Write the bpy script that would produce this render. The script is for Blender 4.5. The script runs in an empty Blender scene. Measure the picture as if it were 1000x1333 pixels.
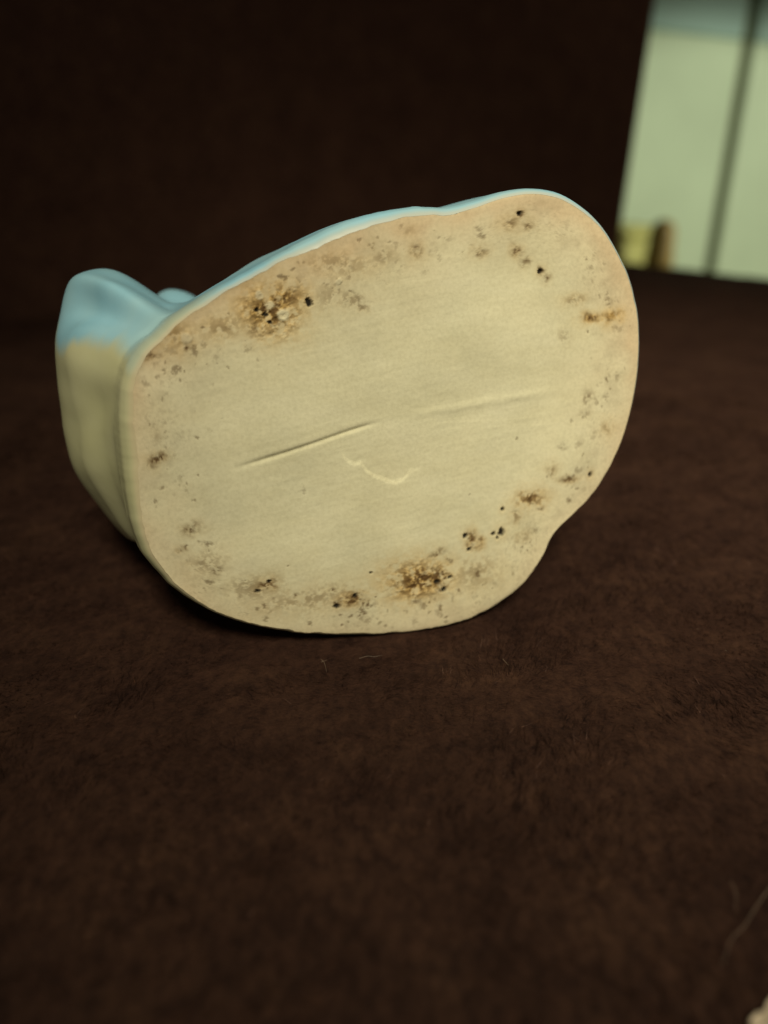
import bpy, math
import numpy as np
from mathutils import Matrix, Vector

S = bpy.context.scene
C = S.collection
R = math.radians
rng = np.random.default_rng(7)

# ------------------------------------------------------------------ camera, world, lights, exposure
cam_d = bpy.data.cameras.new('camera')
cam = bpy.data.objects.new('camera', cam_d); C.objects.link(cam)
cam.location = (0, 0, 0.088)
cam.rotation_euler = (R(90 - 25), 0, 0)
cam_d.sensor_width = 36; cam_d.lens = 27
cam_d.clip_start = 0.005; cam_d.clip_end = 60
cam_d.dof.use_dof = True
cam_d.dof.focus_distance = 0.140
cam_d.dof.aperture_fstop = 7.6
S.camera = cam

W = bpy.data.worlds.new('World'); S.world = W; W.use_nodes = True
bg = W.node_tree.nodes['Background']
bg.inputs[0].default_value = (1.0, 0.93, 0.74, 1); bg.inputs[1].default_value = 0.085

S.view_settings.view_transform = 'Standard'
S.view_settings.look = 'None'
S.view_settings.exposure = 0.0
S.view_settings.gamma = 1.0


def aim(o, target):
    d = Vector(target) - o.location
    o.rotation_euler = d.to_track_quat('-Z', 'Y').to_euler()


def spot(name, loc, target, power, color, angle, blend, size):
    l = bpy.data.lights.new(name, 'SPOT'); l.energy = power; l.color = color
    l.spot_size = R(angle); l.spot_blend = blend; l.shadow_soft_size = size
    o = bpy.data.objects.new(name, l); C.objects.link(o); o.location = loc; aim(o, target)
    return o


def area(name, loc, target, power, color, size):
    l = bpy.data.lights.new(name, 'AREA'); l.energy = power; l.color = color
    l.shape = 'DISK'; l.size = size
    o = bpy.data.objects.new(name, l); C.objects.link(o); o.location = loc; aim(o, target)
    return o


# the room lamp above and behind the photographer, and the lamp of the room beyond the sofa
spot('room_lamp', (0.17, -0.55, 0.88), (0.112, 0.20, 0.02), 86, (1.0, 0.925, 0.685), 26.5, 1.0, 0.20)
spot('far_room_lamp', (1.30, 0.72, 0.31), (0.62, 1.60, -0.60), 33, (1.0, 0.98, 0.80), 80, 0.12, 0.05)


# ------------------------------------------------------------------ helpers
def hash2(ix, iy, seed):
    h = (ix.astype(np.int64) * 374761393 + iy.astype(np.int64) * 668265263 + seed * 974634777) & 0xFFFFFFFF
    h = ((h ^ (h >> 13)) * 1274126177) & 0xFFFFFFFF
    return ((h ^ (h >> 16)) & 0xFFFF) / 65535.0


def noise(x, y, seed=0):
    ix = np.floor(x); iy = np.floor(y)
    fx = x - ix; fy = y - iy
    fx = fx * fx * fx * (fx * (fx * 6 - 15) + 10); fy = fy * fy * fy * (fy * (fy * 6 - 15) + 10)
    a = hash2(ix, iy, seed); b = hash2(ix + 1, iy, seed)
    c = hash2(ix, iy + 1, seed); d = hash2(ix + 1, iy + 1, seed)
    return (a * (1 - fx) + b * fx) * (1 - fy) + (c * (1 - fx) + d * fx) * fy


def fbm(x, y, seed=0, oct=4, gain=0.5):
    v = 0; amp = 1; tot = 0
    ca, sa = math.cos(0.6), math.sin(0.6)
    for k in range(oct):
        v = v + amp * noise(x, y, seed + 17 * k); tot += amp
        x, y = (ca * x - sa * y) * 2.03 + 3.1, (sa * x + ca * y) * 2.03 + 1.7
        amp *= gain
    return v / tot


def sstep(a, b, x):
    t = np.clip((x - a) / (b - a), 0, 1)
    return t * t * (3 - 2 * t)


def mesh_obj(name, verts, faces, mat, parent=None, smooth=True, attrs=None):
    me = bpy.data.meshes.new(name)
    if isinstance(faces, np.ndarray):
        n = len(verts); nf, k = faces.shape
        me.vertices.add(n); me.vertices.foreach_set('co', np.asarray(verts, np.float32).ravel())
        me.loops.add(nf * k); me.loops.foreach_set('vertex_index', faces.astype(np.int32).ravel())
        me.polygons.add(nf)
        me.polygons.foreach_set('loop_start', np.arange(0, nf * k, k, dtype=np.int32))
        me.update(calc_edges=True); me.validate()
    else:
        me.from_pydata([tuple(v) for v in verts], [], faces); me.update()
    if smooth:
        me.polygons.foreach_set('use_smooth', np.ones(len(me.polygons), bool))
    for k, val in (attrs or {}).items():
        if val.ndim == 2:
            a = me.attributes.new(k, 'FLOAT_COLOR', 'POINT'); a.data.foreach_set('color', val.astype(np.float32).ravel())
        else:
            a = me.attributes.new(k, 'FLOAT', 'POINT'); a.data.foreach_set('value', val.astype(np.float32).ravel())
    me.materials.append(mat)
    o = bpy.data.objects.new(name, me); C.objects.link(o)
    if parent: o.parent = parent
    return o


def empty(name, loc=(0, 0, 0)):
    o = bpy.data.objects.new(name, None); C.objects.link(o); o.location = loc
    o.empty_display_size = 0.02
    return o


def tag(o, label=None, cat=None, kind=None, group=None):
    for k, v in (('label', label), ('category', cat), ('kind', kind), ('group', group)):
        if v: o[k] = v
    return o


class Mat:
    def __init__(s, name, rough=0.6, spec=0.5):
        s.m = bpy.data.materials.new(name); s.m.use_nodes = True
        s.t = s.m.node_tree; s.n = s.t.nodes; s.b = s.n['Principled BSDF']
        s.b.inputs['Roughness'].default_value = rough
        s.b.inputs['Specular IOR Level'].default_value = spec

    def new(s, kind, **kw):
        x = s.n.new(kind)
        for k, v in kw.items():
            if hasattr(x, k): setattr(x, k, v)
            else: x.inputs[k.replace('_', ' ')].default_value = v
        return x

    def link(s, a, b): s.t.links.new(a, b)

    def attr(s, name, out='Fac'):
        x = s.n.new('ShaderNodeAttribute'); x.attribute_name = name
        return x.outputs[out]

    def noise(s, scale, detail=4, rough=0.5, stretch=None, rot=(0, 0, 0)):
        tc = s.n.new('ShaderNodeTexCoord'); src = tc.outputs['Object']
        if stretch:
            mp = s.n.new('ShaderNodeMapping'); mp.inputs['Scale'].default_value = stretch
            mp.inputs['Rotation'].default_value = rot
            s.link(src, mp.inputs[0]); src = mp.outputs[0]
        x = s.n.new('ShaderNodeTexNoise'); x.inputs['Scale'].default_value = scale
        x.inputs['Detail'].default_value = detail; x.inputs['Roughness'].default_value = rough
        s.link(src, x.inputs['Vector'])
        return x.outputs['Fac']

    def ramp(s, fac, stops):
        x = s.n.new('ShaderNodeValToRGB'); e = x.color_ramp.elements
        while len(e) < len(stops): e.new(0.5)
        for k, (p, c) in enumerate(stops):
            e[k].position = p; e[k].color = (*c, 1) if len(c) == 3 else c
        s.link(fac, x.inputs[0])
        return x.outputs['Color']

    def mix(s, fac, a, b, mode='MIX'):
        x = s.n.new('ShaderNodeMix'); x.data_type = 'RGBA'; x.blend_type = mode
        for sock, v in ((x.inputs[0], fac), (x.inputs[6], a), (x.inputs[7], b)):
            if isinstance(v, (int, float)): sock.default_value = v
            elif isinstance(v, tuple): sock.default_value = (*v, 1)
            else: s.link(v, sock)
        return x.outputs[2]

    def color(s, c):
        if isinstance(c, tuple): s.b.inputs['Base Color'].default_value = (*c, 1)
        else: s.link(c, s.b.inputs['Base Color'])
        return s

    def bump(s, h, strength, dist):
        x = s.n.new('ShaderNodeBump'); x.inputs['Strength'].default_value = strength
        x.inputs['Distance'].default_value = dist
        s.link(h, x.inputs['Height']); s.link(x.outputs[0], s.b.inputs['Normal'])
        return s


# ------------------------------------------------------------------ setting: floor, wall
m = Mat('carpet', 0.95, 0.1)
m.color(m.ramp(m.noise(160, 5), [(0.3, (0.42, 0.36, 0.27)), (0.7, (0.60, 0.53, 0.42))]))
m.bump(m.noise(400, 3), 0.6, 0.004)
fl = mesh_obj('floor', [(-4, -3, -0.42), (5, -3, -0.42), (5, 5, -0.42), (-4, 5, -0.42)], [(0, 1, 2, 3)], m.m, smooth=False)
tag(fl, kind='structure')

# sofa frame: A runs left along the back, B runs from the back to the front
A = np.array([-0.841, -0.541]); B = np.array([0.541, -0.841]); B2 = np.array([0.684, -0.749])
RC = np.array([0.2197, 0.7537])          # right end of the line where seat and back meet


def sofa_pt(s, t, z):
    p = RC + A * s + B * t
    return (p[0], p[1], z)


def box_rounded(name, s0, s1, t0, t1, z0, z1, mat, parent, r=0.006, seg=3, lean=0.0, flare=0.0):
    import bmesh
    bm = bmesh.new()
    vs = [bm.verts.new(sofa_pt(s - flare * (z - z0), t - lean * (z - z0), z)) for z in (z0, z1) for s, t in ((s0, t0), (s1, t0), (s1, t1), (s0, t1))]
    for f in ((3, 2, 1, 0), (4, 5, 6, 7), (0, 1, 5, 4), (1, 2, 6, 5), (2, 3, 7, 6), (3, 0, 4, 7)):
        bm.faces.new([vs[k] for k in f])
    bmesh.ops.recalc_face_normals(bm, faces=bm.faces)
    if r: bmesh.ops.bevel(bm, geom=bm.edges[:], offset=r, segments=seg, profile=0.5, affect='EDGES')
    me = bpy.data.meshes.new(name); bm.to_mesh(me); bm.free()
    me.polygons.foreach_set('use_smooth', np.ones(len(me.polygons), bool))
    me.materials.append(mat)
    o = bpy.data.objects.new(name, me); C.objects.link(o); o.parent = parent
    return o


def painted(name, c, v=0.06):
    m = Mat(name, 0.5, 0.35)
    lo = tuple(x * (1 - v) for x in c); hi = tuple(min(1, x * (1 + v)) for x in c)
    m.color(m.ramp(m.noise(9, 5), [(0.3, lo), (0.7, hi)])); m.bump(m.noise(220, 3), 0.15, 0.001)
    return m.m


TW = -0.50   # the wall stands half a metre behind the seat's back line
wall = empty('wall'); tag(wall, kind='structure')
pale = painted('pale_green_paint', (0.52, 0.64, 0.44))
pale_shaded = painted('shaded_green_paint', (0.36, 0.53, 0.47))  # pale paint again, with the shade above the lamp's reach put into its colour
dark = painted('dark_gap', (0.13, 0.145, 0.075))
Z1 = 0.276
GAP = -0.8581
box_rounded('wall_backing', -2.6, 1.4, TW - 0.08, TW - 0.02, -0.42, 1.2, dark, wall, 0.0)
box_rounded('panel', GAP + 0.018, 1.2, TW - 0.019, TW, -0.419, Z1, pale, wall)
box_rounded('panel', GAP - 1.2, GAP - 0.018, TW - 0.019, TW, -0.419, Z1, pale, wall)
box_rounded('upper_panel', GAP + 0.021, 1.2, TW - 0.019, TW + 0.001, Z1 + 0.0005, 1.2, pale_shaded, wall)
box_rounded('upper_panel', GAP - 1.2, GAP - 0.021, TW - 0.019, TW + 0.001, Z1 + 0.0005, 1.2, pale_shaded, wall)

# ------------------------------------------------------------------ sofa
sofa = empty('sofa', (RC[0], RC[1], -0.42))
tag(sofa, 'dark brown suede sofa whose seat the ceramic figurine lies on', 'sofa')
INV = Matrix.Translation((-RC[0], -RC[1], 0.42))


def put(o, parent=sofa):
    o.matrix_parent_inverse = INV if parent is sofa else Matrix.Identity(4)
    return o


def suede(name, k=1.0, fibre=False, lo=0.28, hi=0.72):
    m = Mat(name, 0.95, 0.10)
    c = lambda r, g, b: (r * k, g * k, b * k)
    patch = m.ramp(m.noise(48, 6, 0.68), [(lo, c(0.0125, 0.0060, 0.0047)), (0.5, c(0.0255, 0.0126, 0.0090)), (hi, c(0.042, 0.0215, 0.0138))])
    grain = m.ramp(m.noise(520, 5, 0.7, (1, 0.6, 1)), [(0.32, (0.40, 0.40, 0.46)), (0.68, (1.6, 1.55, 1.4))])
    col = m.mix(1.0, patch, grain, 'MULTIPLY')
    if fibre: col = m.mix(1.0, col, m.ramp(m.attr('tone'), [(0.0, (0.5, 0.5, 0.55)), (0.75, (1.25, 1.2, 1.15)), (0.97, (2.2, 2.1, 1.9)), (1.0, (4.5, 5.2, 6.0))]), 'MULTIPLY')
    m.color(col)
    m.b.inputs['Sheen Weight'].default_value = 0.10
    m.b.inputs['Sheen Roughness'].default_value = 0.6
    m.b.inputs['Sheen Tint'].default_value = (0.55, 0.24, 0.16, 1)
    m.bump(m.noise(700, 5, 0.65), 0.8, 0.0010)
    return m


sm = suede('brown_suede')


def axis_samples(segs):
    out = []
    for a, b, st in segs:
        out.append(np.arange(a, b, st))
    out.append(np.array([segs[-1][1]]))
    return np.concatenate(out)


FRONT = 0.545; RF = 0.022; DROP = 0.20
# arc-length coordinate over back round-off, top, front round-off
ss = axis_samples([(0, 0.02, 0.002), (0.02, 0.12, 0.01), (0.12, 0.48, 0.0013), (0.48, 1.15, 0.01)])
tt = axis_samples([(-0.03, 0.02, 0.002), (0.02, 0.26, 0.006), (0.26, 0.56, 0.0011), (0.56, 0.70, 0.006)])
SS, TT = np.meshgrid(ss, tt)


def roll(q, end, r):
    """distance along a surface that rolls over at end with radius r -> (position, drop)"""
    k = q - (end - r)
    ang = np.clip(k / r, 0, math.pi / 2)
    pos = np.where(k > 0, end - r + r * np.sin(ang), q)
    dz = np.where(k > 0, -r * (1 - np.cos(ang)) - np.maximum(k - r * math.pi / 2, 0), 0)
    return pos, dz


def seat_z(x, y):
    """gentle sag and crumple of the padded top"""
    far = sstep(0.10, 0.25, np.hypot(x + 0.01, y - 0.15))
    dent = 0.0013 * np.exp(-((x + 0.005) / 0.045) ** 2 - ((y - 0.150) / 0.028) ** 2)      # the figurine presses into the pile
    return (fbm(x * 9, y * 9, 5, 3) - 0.5) * 0.010 * far - 0.0004 - dent


pt, dzf = roll(TT, FRONT, RF)
back = np.clip((0.010 - pt) / 0.012, 0, 1)
dzb = -0.012 * (1 - np.sqrt(1 - back ** 2)) - np.maximum(-0.002 - pt, 0) * 12
k = np.minimum(SS - 0.014, 0)
dzs = -0.014 + np.sqrt(np.maximum(0.014 ** 2 - k ** 2, 0))
dzs = np.where(SS < 0.0005, -0.20, dzs)
X = RC[0] + A[0] * SS + B2[0] * pt; Y = RC[1] + A[1] * SS + B2[1] * pt
Z = seat_z(X, Y) + dzf + dzb + dzs
Z = Z + (fbm(X * 300, Y * 300, 9, 4, 0.6) - 0.5) * 0.0016
nr, nc = SS.shape
idx = np.arange(nr * nc).reshape(nr, nc)
F = np.stack([idx[:-1, :-1], idx[:-1, 1:], idx[1:, 1:], idx[1:, :-1]], -1).reshape(-1, 4)
seat = put(mesh_obj('seat', np.stack([X, Y, Z], -1).reshape(-1, 3), F, sm.m, sofa))

bm_ = suede('brown_suede_back', 4.6, False, -0.0, 1.0)
put(box_rounded('backrest', -0.022, 1.15, -0.19, -0.017, -0.05, 0.52, bm_.m, sofa, 0.012, 4, 0.0, 0.045))
put(box_rounded('base_frame', 0.02, 1.15, -0.18, 0.46, -0.41, -0.06, bm_.m, sofa, 0.01, 3))

# short brushed fibres of the suede where the lens is sharp enough to show them
NF = 170000
fx = rng.uniform(-0.13, 0.17, NF); fy = rng.uniform(0.035, 0.30, NF)
ok = np.hypot(fx, fy - 0.02) < 0.30
tq = ((fx - RC[0]) * B[0] + (fy - RC[1]) * B[1])
ok &= tq < FRONT - RF
fx, fy = fx[ok], fy[ok]; NF = len(fx)
fz = seat_z(fx, fy) - 0.0002
flow = fbm(fx * 38, fy * 38, 31, 3) * 10 + rng.normal(0, 0.6, NF)
ln = rng.uniform(0.0008, 0.0024, NF); lift = rng.uniform(0.1, 0.6, NF) + 0.5 * sstep(0.4, 0.65, fbm(fx * 55, fy * 55, 33, 3))
wd = rng.uniform(0.00004, 0.0001, NF)
dx, dy = np.cos(flow), np.sin(flow)
b0 = np.stack([fx - dy * wd, fy + dx * wd, fz], -1); b1 = np.stack([fx + dy * wd, fy - dx * wd, fz], -1)
tp = np.stack([fx + dx * ln, fy + dy * ln, fz + ln * lift], -1)
V = np.stack([b0, b1, tp], 1).reshape(-1, 3)
nm = suede('brown_suede_nap', 1.0, True)
nap = put(mesh_obj('nap', V, np.arange(NF * 3).reshape(-1, 3), nm.m, sofa, smooth=False, attrs={'tone': np.repeat(np.clip(0.75 * rng.random(NF) + 1.1 * (fbm(fx * 330, fy * 330, 37, 3) - 0.5) + 0.6 * (rng.random(NF) > 0.9988), 0, 1), 3)}))
nap['kind'] = 'stuff'

# ------------------------------------------------------------------ figurine
OUT = np.array([[-46.56, -21.23], [-44.35, -25.28], [-41.41, -29.54], [-36.65, -33.7], [-31.49, -37.06], [-24.35, -40.16], [-16.89, -42.36], [-4.39, -44.6], [5.42, -45.2], [15.56, -44.2], [22.46, -41.94], [29.39, -37.15], [33.66, -31.65], [35.82, -27.13], [38.74, -24.6], [44.7, -19.39], [49.63, -11.63], [52.59, -2.25], [53.6, 7.01], [53.29, 13.08], [51.81, 19.78], [48.7, 26.32], [44.61, 31.98], [39.61, 36.39], [34.06, 38.84], [29.46, 39.41], [24.21, 38.82], [19.04, 37.47], [14.66, 36.55], [7.5, 36.62], [1.87, 35.95], [-6.45, 33.98], [-14.71, 30.56], [-22.9, 26.69], [-30.32, 23.21], [-35.06, 20.52], [-39.84, 17.35], [-44.03, 13.76], [-46.23, 9.38], [-47.47, 2.87], [-47.86, -3.88], [-47.88, -10.88], [-47.41, -17.43]])
LOBE = np.array([[-38.4, 22.6], [-42.9, 27.0], [-48.95, 28.9], [-54.34, 26.6], [-57.63, 21.55], [-59.36, 14.04], [-60.24, 6.29], [-60.3, -3.36], [-59.6, -11.73], [-56.39, -18.99], [-53.15, -24.66], [-47.6, -31.5]])


OUT[:, 1] *= 1.006


def polar(P, th, period=True):
    a = np.arctan2(P[:, 1], P[:, 0]) % (2 * math.pi); r = np.hypot(P[:, 0], P[:, 1])
    o = np.argsort(a); a, r = a[o], r[o]
    if period:
        a = np.concatenate([a - 2 * math.pi, a, a + 2 * math.pi]); r = np.tile(r, 3)
    # cubic Hermite through the measured points
    d = np.gradient(r, a)
    i = np.clip(np.searchsorted(a, th) - 1, 0, len(a) - 2)
    hh = a[i + 1] - a[i]; u = (th - a[i]) / hh
    u = np.clip(u, 0, 1)
    return ((2 * u**3 - 3 * u**2 + 1) * r[i] + (u**3 - 2 * u**2 + u) * hh * d[i] + (-2 * u**3 + 3 * u**2) * r[i + 1] + (u**3 - u**2) * hh * d[i + 1])


def smooth_p(r, n):
    k = np.hanning(2 * n + 3)[1:-1]; k /= k.sum()
    return np.convolve(np.concatenate([r[-n:], r, r[:n]]), k, 'valid')


NT = 960
TH = np.arange(NT) * 2 * math.pi / NT
r_out = smooth_p(polar(OUT, TH), 8) + (fbm(TH * 22, TH * 0 + 9, 13, 3) - 0.5) * 0.22 * sstep(0, 0.3, TH) * (1 - sstep(5.98, 6.28, TH))
inset = 1.1 + 2.3 * np.exp(-((TH - 3.2) / 0.55) ** 2) + 0.5 * np.exp(-((TH - 1.75) / 0.35) ** 2) + 0.6 * np.exp(-((TH - 4.4) / 0.5) ** 2) - 0.3 * np.exp(-((TH - 5.6) / 0.4) ** 2)
inset += (fbm(TH * 14, TH * 0 + 3, 3, 3) - 0.5) * 0.7 * np.sin(TH / 2)
inset += 0.50 * (1 - sstep(R(25), R(50), np.abs(TH - R(80))))
r_face = r_out - inset

fig = empty('ceramic_figurine')
ca, sa, ce, se = math.cos(R(15)), math.sin(R(15)), math.cos(R(8)), math.sin(R(8))
n_ = Vector((sa * ce, -ca * ce, se)); u_ = Vector((ca, sa, 0)); v_ = n_.cross(u_)
M = Matrix.Identity(4)
for i in range(3): M[i][0], M[i][1], M[i][2] = u_[i], v_[i], n_[i]
M.translation = (0.0, 0.1365, 0.0435)
fig.matrix_world = M
tag(fig, 'cream and pale blue ceramic figurine lying on its side with its stained unglazed base showing', 'figurine')

# ---- underside: unglazed, brushed, stained
NR = 330
q = (np.arange(1, NR + 1) / NR) ** 0.85
RR = q[:, None] * r_face[None, :]
px = RR * np.cos(TH)[None, :]; py = RR * np.sin(TH)[None, :]      # millimetres on the base
edge = (1 - q)[:, None] * r_face[None, :]                          # mm from the border, roughly
h = np.zeros_like(px)
# scraped streaks, all one way, and clay grain
c10, s10 = math.cos(R(9)), math.sin(R(9))
sx, sy = px * c10 + py * s10, -px * s10 + py * c10
h += (fbm(sx * 0.10, sy * 0.9, 51, 4) - 0.5) * 0.055
h += (fbm(px * 0.9, py * 0.9, 52, 4, 0.6) - 0.5) * 0.045
h += (fbm(px * 0.07, py * 0.07, 53, 2) - 0.5) * 0.7


def seg_dist(x, y, p, w):
    d = np.hypot(w[0] - p[0], w[1] - p[1])
    ex, ey = (w[0] - p[0]) / d, (w[1] - p[1]) / d
    t = ((x - p[0]) * ex + (y - p[1]) * ey) / d
    return t, -(x - p[0]) * ey + (y - p[1]) * ex


GROOVE = ((-28.8, -6.97), (-0.32, -0.55))
t, dd = seg_dist(px, py, *GROOVE)
dd = dd + 0.25 * np.sin(t * 5.0) * 0.6
prof = sstep(-0.02, 0.25, t) * (1 - sstep(0.8, 1.03, t))
h -= 0.33 * prof * np.exp(-(dd / 0.42) ** 2)
h += 0.05 * prof * np.exp(-((dd - 1.0) / 0.7) ** 2)
t, dd = seg_dist(px, py, *((5.21, 0.15), (32.91, 2.45)))
prof = sstep(-0.1, 0.3, t) * (1 - sstep(0.8, 1.2, t))
h += 0.17 * prof * np.exp(-((dd + 0.5 * (fbm(px * 0.3, py * 0.3, 58, 2) - 0.5)) / 0.8) ** 2)
# shallow scab of clay with a torn lower border
FL = np.array([(-9.2, -3.39), (-8.55, -4.75), (-8.04, -6.1), (-6.95, -7.53), (-5.8, -8.08), (-4.77, -8.03), (-3.64, -9.48), (-2.5, -10.64), (-1.3, -10.76), (0.01, -11.8), (1.81, -12.44), (3.51, -11.85), (4.62, -10.6), (6.48, -10.03), (8.2, -8.84)])
o = np.argsort(FL[:, 0]); FL = FL[o]
fy_ = np.interp(px, FL[:, 0], FL[:, 1], left=99, right=99) + (fbm(px * 0.8, py * 0.8, 61, 3) - 0.5) * 0.9
up = py - fy_
env = sstep(FL[0, 0], FL[0, 0] + 1.5, px) * (1 - sstep(FL[-1, 0] - 6.0, FL[-1, 0], px))
h -= 0.30 * env * sstep(-0.8, 0.35, up) * np.exp(-np.maximum(up, 0) / 6.5)

# stains: (x, y, rx, ry, strength, warmth, graininess)
dirt = np.zeros_like(px); warm = np.zeros_like(px); pit = np.zeros_like(px)
wob = (fbm(px * 0.45, py * 0.45, 71, 3) - 0.5) * 3.2; wob2 = (fbm(px * 0.45, py * 0.45, 72, 3) - 0.5) * 3.2
g1 = fbm(px * 0.85, py * 0.85, 73, 4, 0.62); g2 = fbm(px * 1.9, py * 1.9, 74, 3, 0.6)
for (x, y, rx, ry, st, wm, gr) in [(-19.46, 20.24, 4.29, 3.43, 0.95, 0.6, 0.75), (-22.56, 17.83, 2.0, 2.0, 0.5, 0.3, 0.8), (-16.66, 22.29, 3.15, 2.0, 0.7, 0.5, 0.85), (-4.51, 21.51, 2.57, 1.29, 0.55, 0.1, 0.6), (-3.46, 20.16, 1.43, 0.86, 0.5, 0.1, 0.5), (-8.86, 22.34, 3.15, 2.57, 0.3, 0.1, 0.8), (6.98, 29.13, 1.29, 1.29, 0.7, 0.2, 0.4), (-0.94, 30.36, 0.86, 0.86, 0.55, 0.1, 0.3), (1.06, 28.4, 2.29, 1.14, 0.4, 0.1, 0.8), (5.38, 32.73, 1.14, 1.14, 0.25, 0.1, 0.5), (-7.22, 27.39, 5.72, 2.0, 0.35, 0.15, 0.9), (-39.83, 13.94, 1.29, 0.71, 0.7, 0.2, 0.3), (-34.05, 15.0, 0.86, 0.57, 0.85, 0.1, 0.1), (-35.52, 16.61, 2.86, 2.0, 0.4, 0.3, 0.9), (-27.73, 18.1, 3.72, 2.0, 0.4, 0.25, 0.9), (-40.91, -3.56, 1.57, 0.86, 1.0, 0.2, 0.1), (-41.83, -4.71, 1.0, 1.0, 0.5, 0.1, 0.4), (-40.62, -0.04, 1.14, 1.14, 0.3, 0.05, 0.5), (-37.17, -0.34, 0.86, 0.86, 0.3, 0, 0.5), (-36.91, -17.34, 1.86, 1.29, 0.75, 0.15, 0.35), (-38.82, -21.09, 0.86, 0.86, 0.75, 0.2, 0.1), (-32.81, -25.66, 1.29, 0.86, 0.6, 0.1, 0.3), (-34.63, -24.34, 3.72, 2.86, 0.35, 0.1, 0.9), (-24.49, -29.92, 2.15, 1.43, 1.0, 0.3, 0.4), (-18.82, -32.8, 1.29, 0.86, 0.75, 0.15, 0.3), (-7.88, -35.05, 2.86, 1.29, 1.0, 0.4, 0.55), (-10.56, -36.13, 0.86, 1.14, 1.0, 0.2, 0.05), (5.93, -33.08, 6.01, 3.43, 0.9, 0.55, 0.85), (9.98, -33.15, 3.15, 2.57, 0.95, 0.4, 0.8), (10.05, -28.21, 1.72, 0.86, 0.75, 0.2, 0.3), (12.47, -29.84, 0.86, 0.57, 0.8, 0.1, 0.2), (17.07, -26.17, 1.29, 1.72, 0.95, 0.4, 0.45), (18.56, -27.01, 1.14, 1.14, 0.7, 0.4, 0.6), (29.81, -18.88, 2.86, 2.0, 0.75, 0.4, 0.8), (26.84, -22.12, 1.72, 1.43, 0.55, 0.2, 0.8), (38.21, -15.74, 1.72, 0.71, 1.0, 0.25, 0.15), (34.39, -13.42, 1.29, 1.72, 0.5, 0.15, 0.4), (32.07, -21.25, 0.57, 0.57, 0.8, 0, 0.1), (28.28, -26.9, 2.0, 1.14, 0.4, 0.15, 0.6), (41.77, 0.43, 1.14, 2.0, 0.6, 0.05, 0.55), (41.07, -2.58, 1.43, 1.14, 0.45, 0.05, 0.6), (36.76, -8.75, 1.14, 0.86, 0.45, 0, 0.4), (46.33, -5.35, 1.43, 1.43, 0.4, 0.15, 0.7), (26.82, 34.86, 1.0, 0.71, 0.9, 0.15, 0.1), (24.89, 33.6, 2.0, 1.14, 0.5, 0.2, 0.8), (28.66, 33.14, 1.14, 1.0, 0.7, 0.15, 0.4), (19.28, 28.91, 1.72, 1.14, 0.7, 0.2, 0.5), (26.02, 28.85, 1.14, 1.14, 0.8, 0.2, 0.3), (27.88, 26.93, 1.14, 1.0, 0.6, 0.1, 0.4), (31.01, 24.93, 0.71, 0.71, 0.95, 0.1, 0.1), (32.13, 23.8, 0.86, 0.71, 0.75, 0.1, 0.2), (41.85, 16.1, 2.0, 0.86, 0.85, 0.5, 0.5), (45.96, 16.19, 2.0, 1.14, 0.5, 0.5, 0.7), (38.14, 19.4, 2.0, 1.14, 0.45, 0.2, 0.8), (36.31, 12.65, 1.43, 1.72, 0.3, 0.05, 0.7), (-16.66, -33.92, 10.01, 2.57, 0.4, 0.15, 0.9), (-26.68, -30.08, 5.72, 2.57, 0.4, 0.1, 0.9), (18.22, -33.12, 5.72, 3.72, 0.35, 0.15, 0.9)]:
    d = np.hypot((px + wob * 0.5 - x) / rx, (py + wob2 * 0.5 - y) / ry)
    mk = np.exp(-d ** 2 * 1.1)
    veins = sstep(0.50, 0.64, g1 * 0.6 + g2 * 0.4 + 0.10 * mk)
    dirt = np.maximum(dirt, min(1.3 * st, 1.15) * mk * (gr * veins + (1 - gr) * (0.35 + 0.65 * sstep(0.38, 0.6, g2))))
    warm = np.maximum(warm, min(1.35 * wm, 0.9) * np.exp(-(d * 0.70) ** 2) * (0.55 + 0.7 * sstep(0.3, 0.6, g1)))
n1 = fbm(px * 2.2, py * 2.2, 75, 2); n2 = fbm(px * 2.2, py * 2.2, 76, 2)
for (x, y, r) in [(-12.58, 21.34, 0.6), (9.96, -34.15, 0.6), (11.24, -35.84, 0.46), (22.03, -25.47, 0.43), (23.7, -25.18, 0.63), (22.88, -26.4, 0.29), (15.93, -25.05, 0.51), (16.9, -28.12, 0.43), (43.02, -15.09, 0.4), (26.66, 35.13, 0.43), (31.0, 25.07, 0.43), (-10.88, -36.41, 0.57), (-7.24, -34.66, 0.43), (-23.71, -29.24, 0.43), (-26.03, -30.96, 0.43), (-20.3, 19.64, 0.49), (-21.81, 20.48, 0.43), (-19.62, 18.32, 0.43), (23.98, -20.33, 0.36), (12.59, -33.51, 0.5), (-3.78, -30.26, 0.26)]:
    d = np.hypot(px + wob * 0.09 + (n1 - 0.5) * 0.9 * r - x, (py + wob2 * 0.09 + (n2 - 0.5) * 0.9 * r - y) * (0.8 + 0.7 * ((x * 7.3) % 1.0))) / r
    mk = 1 - sstep(0.65, 1.45, d)
    pit = np.maximum(pit, mk)
    h -= 0.55 * mk
    warm = np.maximum(warm, 0.25 * np.exp(-(d / 3) ** 2))
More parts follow.
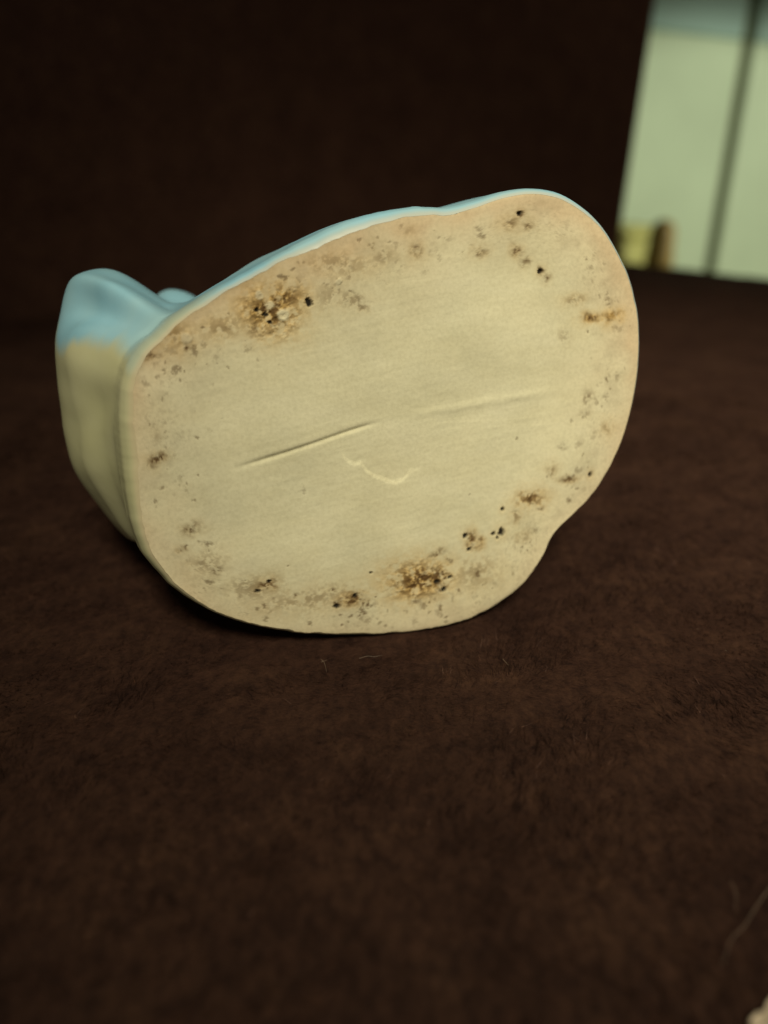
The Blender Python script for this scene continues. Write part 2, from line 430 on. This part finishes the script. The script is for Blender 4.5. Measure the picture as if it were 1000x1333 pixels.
# sparse small specks of very different sizes, in loose drifts near the border
belt = np.exp(-((edge - 5.0) / 5.5) ** 2)
drift = sstep(0.40, 0.60, fbm(px * 0.13, py * 0.13, 81, 3, 0.6))
low = sstep(-8, -34, py)
f1 = fbm(px * 1.5 + wob, py * 1.5 + wob2, 82, 4, 0.6); f2 = fbm(px * 2.7, py * 2.7 + wob, 85, 3, 0.6)
tone = 0.25 + 0.75 * noise(px * 0.55, py * 0.55, 86)
dirt = np.maximum(dirt, sstep(0.60, 0.78, f1) * belt * drift * tone * (0.35 + 0.25 * low))
dirt = np.maximum(dirt, sstep(0.62, 0.78, f2) * np.clip(belt * (0.25 * drift + 0.15 * low) + 0.03, 0, 1) * tone)
n3 = fbm(px * 3.1, py * 3.1, 77, 2) - 0.5
cl = [(ang, rng.uniform(1.5, 8.0)) for ang in rng.uniform(0, 2 * math.pi, 46)]      # little drifts of specks
for k in range(560):
    if k % 5:
        ang, e0 = cl[int(rng.integers(len(cl)))]
        ang += rng.normal(0, 0.05); e0 = abs(e0 + rng.normal(0, 1.4)) + 0.6
    else:
        ang = rng.uniform(0, 2 * math.pi); e0 = rng.gamma(2.0, 3.5) + 0.6
    j = int(ang / (2 * math.pi) * NT) % NT
    r0 = max(r_face[j] - e0, 3.0)
    x, y = r0 * math.cos(ang), r0 * math.sin(ang)
    r = float(np.clip(rng.lognormal(-1.55, 0.5), 0.09, 0.62)); st = rng.uniform(0.15, 1.0) ** 1.6 * (0.9 if y < -18 else 0.7)
    jj = (np.arange(-40, 41) + j) % NT
    sub = np.ix_(np.arange(NR // 8, NR), jj)
    th = rng.uniform(0, math.pi); asp = rng.uniform(1.0, 2.2)
    ddx, ddy = px[sub] - x, py[sub] - y
    a_ = (ddx * math.cos(th) + ddy * math.sin(th)) / asp; b2 = -ddx * math.sin(th) + ddy * math.cos(th)
    d = np.hypot(a_, b2) / r + n3[sub] * 2.0
    dirt[sub] = np.maximum(dirt[sub], st * (1 - sstep(0.3, 1.6, d)))
smudge = sstep(0.45, 0.75, fbm(px * 0.30, py * 0.30, 83, 5, 0.62)) * belt
dirt = np.maximum(dirt, smudge * 0.16)
# crumbly bare clay under the strong stains
rough_ = sstep(0.2, 0.8, warm)
h += rough_ * (fbm(px * 0.75, py * 0.75, 84, 3, 0.6) - 0.5) * 0.9
h -= 0.10 * np.clip(dirt, 0, 1)
for (x, y, r) in [(-33.9, 16.39, 1.0), (-21.09, 22.85, 0.86), (-19.39, 21.13, 1.0), (-17.4, 19.5, 1.14), (-7.37, 24.72, 0.57)]:
    d = np.hypot((px + wob * 0.3 - x), (py + wob2 * 0.3 - y)) / r
    mk = 1 - sstep(0.6, 1.1, d)
    h += 0.3 * mk * (0.6 + 0.25 * (px - x) / r + 0.3 * (py - y) / r)
    dirt *= 1 - 0.8 * mk; warm *= 1 - 0.9 * mk
warmedge = np.clip(np.exp(-edge / 5.5) * (0.35 + 0.65 * sstep(-12, 26, py + 0.15 * px)) + 0.22 * np.exp(-edge / 9.0), 0, 1)
warmedge *= 0.55 + 0.9 * (fbm(px * 0.16, py * 0.16, 91, 3) - 0.15)
h = h * (1 - np.exp(-edge / 0.7)) - 0.05
V = np.stack([px, py, h], -1).reshape(-1, 3) * 0.001
idx = np.arange(NR * NT).reshape(NR, NT)
F = np.stack([idx[:-1, :], np.roll(idx[:-1, :], -1, 1), np.roll(idx[1:, :], -1, 1), idx[1:, :]], -1).reshape(-1, 4)
F = F[:, ::-1]
# close the centre with a fan of quads
ring = idx[0]
cv = np.array([[0, 0, V[ring][:, 2].mean()]])
V = np.concatenate([V, cv]); ci = len(V) - 1
fan = np.stack([np.full(NT // 2, ci), ring[0::2], ring[1::2], np.roll(ring, -2)[0::2]], -1)
F = np.concatenate([F, fan])


def ext(a): return np.concatenate([a.reshape(-1), [a[0].mean()]])


cm = Mat('bisque_clay', 0.78, 0.25)
base = cm.ramp(cm.noise(140, 5, 0.6, (0.45, 1, 1), (0, 0, R(-9))), [(0.28, (0.675, 0.63, 0.43)), (0.55, (0.725, 0.685, 0.485)), (0.78, (0.755, 0.715, 0.52))])
tone_ = cm.ramp(cm.noise(42, 6, 0.62), [(0.3, (0.87, 0.875, 0.87)), (0.5, (0.99, 0.99, 0.985)), (0.7, (1.07, 1.065, 1.06))])
base = cm.mix(1.0, base, tone_, 'MULTIPLY')
scuff = cm.ramp(cm.noise(60, 5, 0.7, (0.12, 2.2, 1), (0, 0, R(-14))), [(0.60, (1, 1, 1)), (0.66, (1.07, 1.07, 1.07)), (0.70, (0.95, 0.94, 0.93))])
base = cm.mix(1.0, base, scuff, 'MULTIPLY')
base = cm.mix(cm.attr('warmedge'), base, (0.68, 0.545, 0.355))
base = cm.mix(cm.attr('warm'), base, (0.60, 0.365, 0.095))
fineg = cm.ramp(cm.noise(1500, 3, 0.6), [(0.3, (0.93, 0.925, 0.91)), (0.6, (1.04, 1.04, 1.04))])
base = cm.mix(1.0, base, fineg, 'MULTIPLY')
base = cm.mix(cm.attr('dirt'), base, (0.105, 0.054, 0.017))
base = cm.mix(cm.attr('pit'), base, (0.012, 0.009, 0.006))
cm.color(base)
cm.bump(cm.noise(1300, 4, 0.65), 0.12, 0.00010)
und = mesh_obj('underside', V, F, cm.m, fig, attrs={'dirt': ext(np.clip(dirt, 0, 0.96)), 'warm': ext(np.clip(warm, 0, 0.85)), 'warmedge': ext(np.clip(1.15 * warmedge, 0, 1)), 'pit': ext(pit)})
und['label'] = 'flat unglazed clay base with brown stains, black pits and a scraped groove'

# ---- glazed body: sections parallel to the base, millimetres behind it
NB = 480
tb = np.arange(NB) * 2 * math.pi / NB
ro = np.interp(tb, np.append(TH, 2 * math.pi), np.append(r_out, r_out[0]))
rf = np.interp(tb, np.append(TH, 2 * math.pi), np.append(r_face, r_face[0]))
CB = np.array([-24.0, 0.0])               # the sections near the base are measured round a centre under the left fold


def recentre(r, c):
    return polar_dense(np.stack([r * np.cos(tb), r * np.sin(tb)], -1) - np.asarray(c))


def polar_dense(P):
    a = np.arctan2(P[:, 1], P[:, 0]) % (2 * math.pi); r = np.hypot(P[:, 0], P[:, 1])
    o = np.argsort(a); a, r = a[o], r[o]
    return np.interp(tb, np.concatenate([a - 2 * math.pi, a, a + 2 * math.pi]), np.tile(r, 3))


lobe = smooth_p(polar(LOBE - CB, tb, False), 7)


def win(c, half, soft):
    d = np.abs((tb - R(c) + math.pi) % (2 * math.pi) - math.pi)
    return 1 - sstep(R(half - soft), R(half), d)


upw = sstep(-0.35, 0.55, np.sin(tb))      # 1 on the upper side, 0 underneath
wl = win(176, 65, 16)


def sec(top, bottom, lobe_k, bump=0, bc=119, bw=28, c=CB):
    r = recentre(ro * (bottom + (top - bottom) * upw), c)
    if lobe_k: r = r + wl * lobe_k * np.maximum(lobe - r, -20)
    if bump: r = r + bump * win(bc, bw, bw)
    return smooth_p(r, 4)


c0 = (-24, 0); c1 = (-18, 0); c2 = (-10, 0); c3 = (-6, 0)
dr = ro - rf
lip = smooth_p(0.45 * win(190, 70, 30), 6)
rnd = 1 - sstep(R(70), R(95), np.abs((tb - R(60) + math.pi) % (2 * math.pi) - math.pi))      # the upper rim is rounder than the lower one
blend = lambda a, b: recentre(rf + dr * (a * (1 - rnd) + b * rnd), CB)
KEY = [(0.02, recentre(rf, CB), c0), (0.5, blend(0.26, 0.40), c0), (1.3, blend(0.50, 0.74), c0), (3.0, blend(0.80, 0.97), c0),
       (5.5, recentre(ro, CB), c0), (7.2, recentre(ro, CB) + lip, c0), (8.8, sec(1.0, 0.985, 0.10), c0),
       (13, sec(1.003, 0.955, 0.30), c0), (22, sec(0.995, 0.925, 0.74), c0), (34, sec(0.96, 0.88, 1.0), c0), (44, sec(0.92, 0.845, 0.90), c0),
       (54, sec(0.86, 0.81, 0.45, 3.5), c0), (66, sec(0.78, 0.77, 0.12, 11.5), c0), (80, sec(0.74, 0.73, 0.0, 2), c0),
       (96, sec(0.60, 0.62, 0, c=c1), c1), (106, sec(0.50, 0.55, 0, c=c2), c2), (116, sec(0.47, 0.52, 0, c=c3), c3), (128, sec(0.42, 0.44, 0, c=c3), c3),
       (135, sec(0.28, 0.28, 0, c=c3), c3), (138.5, np.full(NB, 0.6), c3)]
kw = np.array([k[0] for k in KEY]); kr = np.stack([k[1] for k in KEY])
ws = np.concatenate([np.linspace(0.02, 8, 50), np.linspace(8.4, 60, 130), np.linspace(61, 138.5, 70)])
# monotone cubic along the height
dk = np.diff(kr, axis=0) / np.diff(kw)[:, None]
mk = np.zeros_like(kr); mk[0] = dk[0]; mk[-1] = dk[-1]
hm = np.where(dk[:-1] * dk[1:] > 0, 2 * dk[:-1] * dk[1:] / np.where(np.abs(dk[:-1] + dk[1:]) < 1e-9, 1, dk[:-1] + dk[1:]), 0)
mk[1:-1] = hm
i = np.clip(np.searchsorted(kw, ws) - 1, 0, len(kw) - 2)
cx = np.interp(ws, kw, [k[2][0] for k in KEY])[:, None]
hh = (kw[i + 1] - kw[i])[:, None]; uu = ((ws - kw[i])[:, None]) / hh
RB = ((2 * uu**3 - 3 * uu**2 + 1) * kr[i] + (uu**3 - 2 * uu**2 + uu) * hh * mk[i] + (-2 * uu**3 + 3 * uu**2) * kr[i + 1] + (uu**3 - uu**2) * hh * mk[i + 1])
TB, WB = np.meshgrid(tb, ws)
DEG = np.degrees(TB)


def g(x, c, s): return np.exp(-((x - c) / s) ** 2)


# modelled drapery: a fold hollow on the blue flap, a ridge by the foot rim, pleats down the cream side
fold = 128 + 0.55 * (WB - 14)
RB += 1.3 * g(DEG, fold, 3.6) * g(WB, 22, 10)
RB -= 3.4 * g(DEG, fold + 9, 6) * g(WB, 21, 9)
RB -= 1.3 * g(DEG, fold - 8, 4.5) * g(WB, 22, 9)
RB += 0.7 * g(DEG, 158, 7) * g(WB, 22, 9)
RB -= 1.0 * g(DEG, 176 + 1.1 * (WB - 18), 9) * g(WB, 17, 9)
RB += 0.7 * np.sin(DEG * 0.16 + WB * 0.06) * sstep(10, 30, WB) * (1 - sstep(90, 110, WB)) * sstep(40, 90, np.abs(DEG - 180))
RB += (fbm(TB * 3, WB * 0.05, 44, 2) - 0.5) * 0.8 * sstep(8, 20, WB)
XB = RB * np.cos(TB) + cx; YB = RB * np.sin(TB)
VB = np.stack([XB, YB, -WB], -1).reshape(-1, 3) * 0.001
right = sstep(-30, 50, XB)
vb = 15.2 + (fbm(WB * 0.16, XB * 0.1, 47, 4) - 0.5) * 6 + 0.6 * np.maximum(WB - 29, 0) * (1 - sstep(36, 44, WB)) - 3.5 * g(WB, 0, 5) - 14 * right
soft = 1.1 + 1.6 * noise(WB * 0.2, XB * 0.2, 48) + 9 * right
blue = sstep(-1, 1, (YB - vb) / soft)
blue = blue * (1 - 0.75 * sstep(-24, -36, XB) * g(WB, 0, 6.5))
blue = blue * (0.84 + 0.26 * fbm(XB * 0.12, WB * 0.12, 49, 3))
thin = g(WB, 0.0, 0.62)                    # glaze runs thin over the sharp rim
nb, nt = TB.shape
idx = np.arange(nb * nt).reshape(nb, nt)
F = np.stack([idx[:-1, :], idx[1:, :], np.roll(idx[1:, :], -1, 1), np.roll(idx[:-1, :], -1, 1)], -1).reshape(-1, 4)
gm = Mat('glaze', 0.36, 0.40)
cream = gm.ramp(gm.noise(45, 4), [(0.3, (0.60, 0.59, 0.33)), (0.7, (0.68, 0.665, 0.42))])
bl = gm.ramp(gm.noise(60, 4), [(0.3, (0.29, 0.59, 0.75)), (0.7, (0.40, 0.70, 0.84))])
col = gm.mix(gm.attr('blue'), cream, bl)
col = gm.mix(gm.attr('thin'), col, (0.66, 0.54, 0.36))
gm.color(col)
gm.bump(gm.noise(130, 3), 0.12, 0.0008)
mesh_obj('glazed_body', VB, F, gm.m, fig, attrs={'blue': np.clip(blue, 0, 1).reshape(-1), 'thin': ((0.62 + 0.1 * (1 - blue)) * thin).reshape(-1)})

# ------------------------------------------------------------------ small things
# wooden post of a chair behind the sofa
wm = Mat('dark_wood', 0.5, 0.4)
wm.color(wm.ramp(wm.noise(30, 5, 0.6, (6, 6, 0.6)), [(0.3, (0.25, 0.17, 0.04)), (0.7, (0.38, 0.28, 0.08))]))


def lathe(name, prof, mat, seg=20):
    V, Fc = [], []
    for r, z in prof:
        for k in range(seg):
            a = 2 * math.pi * k / seg; V.append((r * math.cos(a), r * math.sin(a), z))
    n = len(prof)
    for j in range(n - 1):
        for k in range(seg):
            Fc.append((j * seg + k, j * seg + (k + 1) % seg, (j + 1) * seg + (k + 1) % seg, (j + 1) * seg + k))
    Fc.append(tuple(reversed(range(seg)))); Fc.append(tuple((n - 1) * seg + k for k in range(seg)))
    return mesh_obj(name, V, Fc, mat)


post = lathe('wooden_post', [(0.020, -0.42), (0.020, -0.39), (0.017, -0.37), (0.017, -0.05), (0.020, -0.04), (0.020, -0.03), (0.018, -0.02), (0.018, 0.0), (0.015, 0.012), (0.009, 0.018), (0.001, 0.020)], wm.m)
post.location = (0.394, 1.15, -0.015)
tag(post, 'blurred brown wooden post with a rounded top behind the sofa seat', 'post')


yb = empty('yellow_glow_box', (0.404, 1.220, -0.42))  # added box, standing for yellow light reflected onto the wall
tag(yb, 'pale yellow box standing for light reflected on the wall beside the brown post', 'box')
ym = painted('pale_yellow_glow', (0.50, 0.50, 0.16), 0.08)
b_ = box_rounded('glow_box_body', -0.4069, -0.2469, -0.4127, -0.2927, -0.419, -0.0280, ym, None, 0.008)
l_ = box_rounded('glow_box_lid', -0.4109, -0.2429, -0.4167, -0.2887, -0.0275, -0.0080, ym, None, 0.006)
for o_ in (b_, l_):
    o_.parent = yb; o_.matrix_parent_inverse = Matrix.Translation((-0.404, -1.220, 0.42))


def strand(name, pts, r, mat):
    cu = bpy.data.curves.new(name, 'CURVE'); cu.dimensions = '3D'; cu.bevel_depth = r; cu.bevel_resolution = 1
    sp = cu.splines.new('POLY'); sp.points.add(len(pts) - 1)
    for k, p in enumerate(pts):
        sp.points[k].co = (*p, 1); sp.points[k].radius = 1 - 0.6 * k / (len(pts) - 1)
    ob = bpy.data.objects.new(name, cu)
    dg = bpy.context.evaluated_depsgraph_get()
    me = bpy.data.meshes.new_from_object(ob); me.name = name
    me.materials.clear(); me.materials.append(mat)
    o = bpy.data.objects.new(name, me); C.objects.link(o)
    bpy.data.objects.remove(ob); bpy.data.curves.remove(cu)
    return o


hm_ = Mat('pale_hair', 0.4, 0.5)
hm_.color(hm_.ramp(hm_.noise(300, 2), [(0.3, (0.16, 0.115, 0.085)), (0.7, (0.24, 0.18, 0.13))]))
hair = strand('stray_hair', [(0.05045, 0.0702, 0.0012), (0.04741, 0.06738, 0.0012), (0.0448, 0.06469, 0.0012), (0.04304, 0.06345, 0.0012), (0.04193, 0.06234, 0.0012), (0.041, 0.06096, 0.0012), (0.04, 0.05961, 0.0012)], 0.00005, hm_.m)
tag(hair, 'single long pale hair lying on the brown suede near the front corner', 'hair')
lint = empty('lint')
LINT = [[(-0.00467, 0.12041, 0.0012), (-0.00322, 0.12115, 0.0012), (-0.00176, 0.12091, 0.0012), (-0.00044, 0.1214, 0.0012)], [(-0.01194, 0.12017, 0.0012), (-0.01129, 0.1192, 0.0012), (-0.0109, 0.11776, 0.0012), (-0.01064, 0.11612, 0.0012)], [(-0.01187, 0.1192, 0.0012), (-0.01076, 0.11993, 0.0012)], [(0.02257, 0.12017, 0.0012), (0.0233, 0.11824, 0.0012)], [(0.06325, 0.13057, 0.0012), (0.0632, 0.13002, 0.0012)], [(0.06585, 0.12316, 0.0012), (0.06609, 0.12265, 0.0012)], [(0.04567, 0.07102, 0.0012), (0.0457, 0.06962, 0.0012), (0.04524, 0.06826, 0.0012), (0.0445, 0.06672, 0.0012)]]
for p in LINT: 
    strand('lint_fibre', p, 0.00004, hm_.m).parent = lint
tag(lint, 'pale lint fibres caught on the brown suede in front of the figurine', 'lint')


# corner of a fleece blanket lying at the near right edge of the seat
bmx = Mat('beige_fleece', 0.95, 0.1)
bmx.color(bmx.ramp(bmx.noise(500, 4), [(0.3, (0.34, 0.27, 0.19)), (0.7, (0.60, 0.50, 0.37))]))
bmx.bump(bmx.noise(900, 3), 0.8, 0.001)
gu, gv = np.meshgrid(np.linspace(0, 1, 60), np.linspace(0, 1, 60))
ex = np.minimum(np.minimum(gu, 1 - gu), np.minimum(gv, 1 - gv)) * 0.14
zz = 0.0006 + 0.0016 * np.sqrt(np.clip(ex / 0.006, 0, 1)) + (fbm(gu * 18, gv * 18, 22, 4) - 0.5) * 0.0012
e1 = np.array([0.80, 0.60]); e2 = np.array([0.60, -0.80])
o0 = np.array([0.0397, 0.0531])
bx = o0[0] + gu * 0.10 * e1[0] + gv * 0.09 * e2[0] + (fbm(gu * 30, gv * 30, 23, 3) - 0.5) * 0.003
by = o0[1] + gu * 0.10 * e1[1] + gv * 0.09 * e2[1] + (fbm(gu * 30, gv * 30, 24, 3) - 0.5) * 0.003
top = np.stack([bx, by, zz], -1).reshape(-1, 3); bot = top.copy(); bot[:, 2] = 0.0004
idx = np.arange(3600).reshape(60, 60)
F = np.stack([idx[:-1, :-1], idx[1:, :-1], idx[1:, 1:], idx[:-1, 1:]], -1).reshape(-1, 4)
rim = np.concatenate([idx[0, :-1], idx[:-1, -1], idx[-1, :0:-1], idx[:0:-1, 0]])
side = np.stack([rim, np.roll(rim, -1), np.roll(rim, -1) + 3600, rim + 3600], -1)
bl_ = mesh_obj('blanket', np.concatenate([top, bot]), np.concatenate([F[:, ::-1], F + 3600, side]), bmx.m)
tag(bl_, 'corner of a beige fleece blanket at the near right edge of the brown seat', 'blanket')
